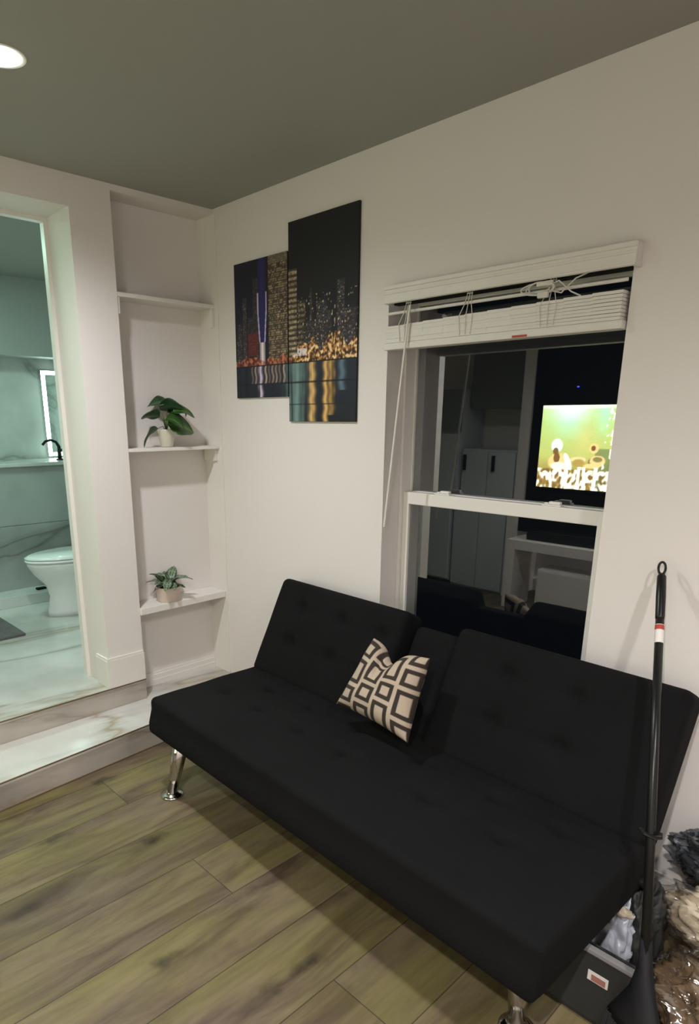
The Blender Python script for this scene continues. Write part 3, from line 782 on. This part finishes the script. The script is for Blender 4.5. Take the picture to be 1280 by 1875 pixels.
bm = bmesh.new(); tube(bm,[(0,.0,.06),(.0,.05,.10),(0,.08,.05)],[.008,.009,.006],10); lathe(bm,[(.028,0),(.03,.006),(.018,.012)],(0,0,0),20); link('lever', bm, M_BLACKP, fa, smooth=True)
mi_ = empty('lit_mirror', (-2.449,.17,1.235), 'bathroom mirror with a glowing white led border on the far wall', 'mirror')
bm = bmesh.new(); box(bm,.0,.02,-.112,.112,.012,.665,bev=.003); link('mirror_glass', bm, M_MIRROR, mi_)
bm = bmesh.new(); box(bm,.0202,.0225,-.110,-.080,.014,.663); box(bm,.0202,.0225,-.080,.11,.635,.663); box(bm,.0202,.0225,-.080,.11,.014,.040); link('led_border', bm, M_LED, mi_)
ru = link('bath_mat', B(-1.58,-1.12,-1.25,-.73,BF+.0005,BF+.018,bev=.006), M_RUG); tag(ru, 'grey shaggy bath mat on the marble bathroom floor', 'rug')
o = link('soap_bar', B(-1.90,-1.86,-.36,-.29,.315,.33,bev=.006), M_BLACKM); tag(o, 'small dark item lying on the stone curb behind the toilet', 'item')

# ------------------------------------------------------------------ things opposite the window, seen reflected in its glass
pn = link('wall_panel', B(.06,1.50,-2.85,-2.815,.60,2.10,bev=.004), M_BLACKM); tag(pn, 'tall black panel behind the television, seen in the window reflection', 'panel')
pier = struct('wall_front_pier', B(-.04,.055,-3.2,-2.80,-.1,CZ), M_WALL)
tv = empty('television', (.745,-2.79,.93), 'flat television showing a bright band on stage, reflected in the upper window', 'television')
X0, X1, Z0, Z1 = .165, 1.325, .985, 1.640
o = rel(link('casing', B(X0-.012,X1+.012,-2.814,-2.785,Z0-.016,Z1+.012,bev=.004), M_BLACKP, tv), tv)
bm = bmesh.new(); nx, nz = 200, 112
g = [[bm.verts.new((X0+(X1-X0)*i/nx,-2.7842,Z0+(Z1-Z0)*k/nz)) for k in range(nz+1)] for i in range(nx+1)]
for i in range(nx):
    for k in range(nz): bm.faces.new([g[i][k],g[i][k+1],g[i+1][k+1],g[i+1][k]])
o = rel(link('screen', bm, M_SCREEN, tv), tv)
def show(p):
    u = (p.x-X0)/.60; v = (p.z-Z0)/(Z1-Z0)     # the visible part is u 0..1
    c = mixc((.52,.42,.10), (.50,.66,.20), min(1,v*1.25))
    c = mixc(c, (.72,.62,.20), .6*exp(-((u-.62)/.14)**2-((v-.62)/.2)**2))
    c = mixc(c, (.5,1.0,.75), exp(-((u-.38)/.20)**2)*max(0,(v-.55)/.45)*1.0)
    c = mixc(c, (.95,1.1,1.0), min(1,exp(-((u-.40)/.26)**2)*max(0,(v-.78)/.22)))
    c = mixc(c, (.45,1.0,.7), exp(-((u-.85)/.09)**2)*max(0,(v-.6)/.4)*.8)
    if v > .96: c = mixc(c,(.9,1,.8),.6)
    n = noise.noise(Vector((u*9,v*9,1))); n2 = noise.noise(Vector((u*22,v*16,4)))
    if v < .40: c = mixc(c, (.30,.20,.05), min(1,(.40-v)*3.5))
    if u > .78 and v < .5: c = mixc(c, (.14,.20,.08), .75)
    W = (1.3,1.2,.95); Bn = (.20,.10,.03); O = (1.0,.62,.25)
    def ell(cx,cy,rx,ry,col,ang=0):
        nonlocal c
        a, b_ = u-cx, v-cy; ca, sa = cos(ang), sin(ang); a, b_ = a*ca+b_*sa, -a*sa+b_*ca
        d = (a/rx)**2+(b_/ry)**2
        if d < 1: c = mixc(c, col, min(1,(1-d)*3))
    ell(.25,.52,.085,.085,(1.0,1.25,1.2)); ell(.24,.45,.045,.05,Bn)
    ell(.27,.33,.14,.10,O,.2); ell(.26,.37,.05,.07,Bn); ell(.30,.27,.12,.055,(1.3,.95,.7))
    ell(.42,.33,.04,.12,(1.1,1.2,1.0),.5); ell(.56,.36,.12,.04,(.8,.65,.3)); ell(.57,.32,.09,.05,(.45,.30,.08))
    ell(.76,.50,.065,.065,O); ell(.75,.50,.035,.035,Bn); ell(.76,.34,.07,.05,(.18,.14,.08)); ell(.82,.35,.11,.07,O); ell(.82,.37,.07,.035,(.25,.22,.08)); ell(.75,.29,.12,.03,O)
    if v < .24:
        t = n*1.3+n2*1.1+.12
        c = mixc(c, W, max(0,min(1,t*2.2)))
        if n2 < -.2: c = mixc(c, Bn, .8)
    for xc, a in ((.42,.0),(.58,.03),(.68,-.12),(.80,.05)):
        if v < .27 and abs(u-xc-a*v) < .022: c = W
    if v > .2 and u > .88 and n2 > .25: c = mixc(c, W, .8)
    return c
colour_mesh(o, show)
o = rel(link('standby_light', B(.418,.434,-2.8145,-2.8110,1.774,1.784), M_BLUE, tv), tv)
co = empty('media_console', (.75,-2.60,0), 'white media console under the television, seen in the lower window reflection', 'console')
bm = bmesh.new(); box(bm,.14,1.45,-2.80,-2.50,.50,.58,bev=.004); box(bm,.14,.22,-2.80,-2.50,.0,.50,bev=.004); box(bm,1.37,1.45,-2.80,-2.50,0,.50,bev=.004)
rel(link('frame', bm, M_WHITE, co), co)
o = link('storage_box', B(.42,1.0,-2.76,-2.52,.0,.37,bev=.02), M_WHITE); tag(o, 'white storage box under the media console', 'box')
o = link('soundbar', B(.27,1.2,-2.70,-2.58,.581,.66,bev=.01), M_BLACKP); tag(o, 'black soundbar on the media console below the television', 'speaker')
fr = empty('refrigerator', (-.80,-2.95,0), 'white refrigerator left of the television, faint in the window reflection', 'refrigerator')
M_FR = simple('white_enamel', (.55,.60,.62), .3)
rel(link('body', B(-.98,-.63,-3.18,-2.83,.03,1.80,bev=.006), M_FR, fr), fr)
rel(link('door', B(-.978,-.632,-2.828,-2.80,.05,1.40,bev=.006), M_FR, fr), fr); rel(link('door', B(-.978,-.632,-2.828,-2.80,1.42,1.79,bev=.006), simple('shaded_enamel',(.2,.22,.22),.35), fr), fr)  # upper door coloured darker to paint in the shadow there
ca_ = empty('kitchen_cabinet', (-.34,-2.95,0), 'white kitchen cabinet with dark handles beside the refrigerator, reflected in the window', 'cabinet')
rel(link('body', B(-.60,-.06,-3.18,-2.83,.0,1.27,bev=.004), M_FR, ca_), ca_)
for (a,b_) in ((-.598,-.333),(-.327,-.062)):
    d_ = rel(link('door', B(a,b_,-2.828,-2.81,.02,1.25,bev=.003), M_FR, ca_), ca_)
    hx = -.575 if a < -.5 else -.28
    h_ = link('handle', B(hx,hx+.03,-2.80,-2.785,1.08,1.22,bev=.003), M_BLACKP, d_)
up = empty('wall_cabinet', (-.34,-3.0,1.42), 'grey wall cabinet above the kitchen cabinet, dim in the window reflection', 'cabinet')
rel(link('body', B(-.60,-.06,-3.19,-2.90,1.62,2.3,bev=.004), simple('shaded_enamel2',(.16,.17,.17),.4), up), up)
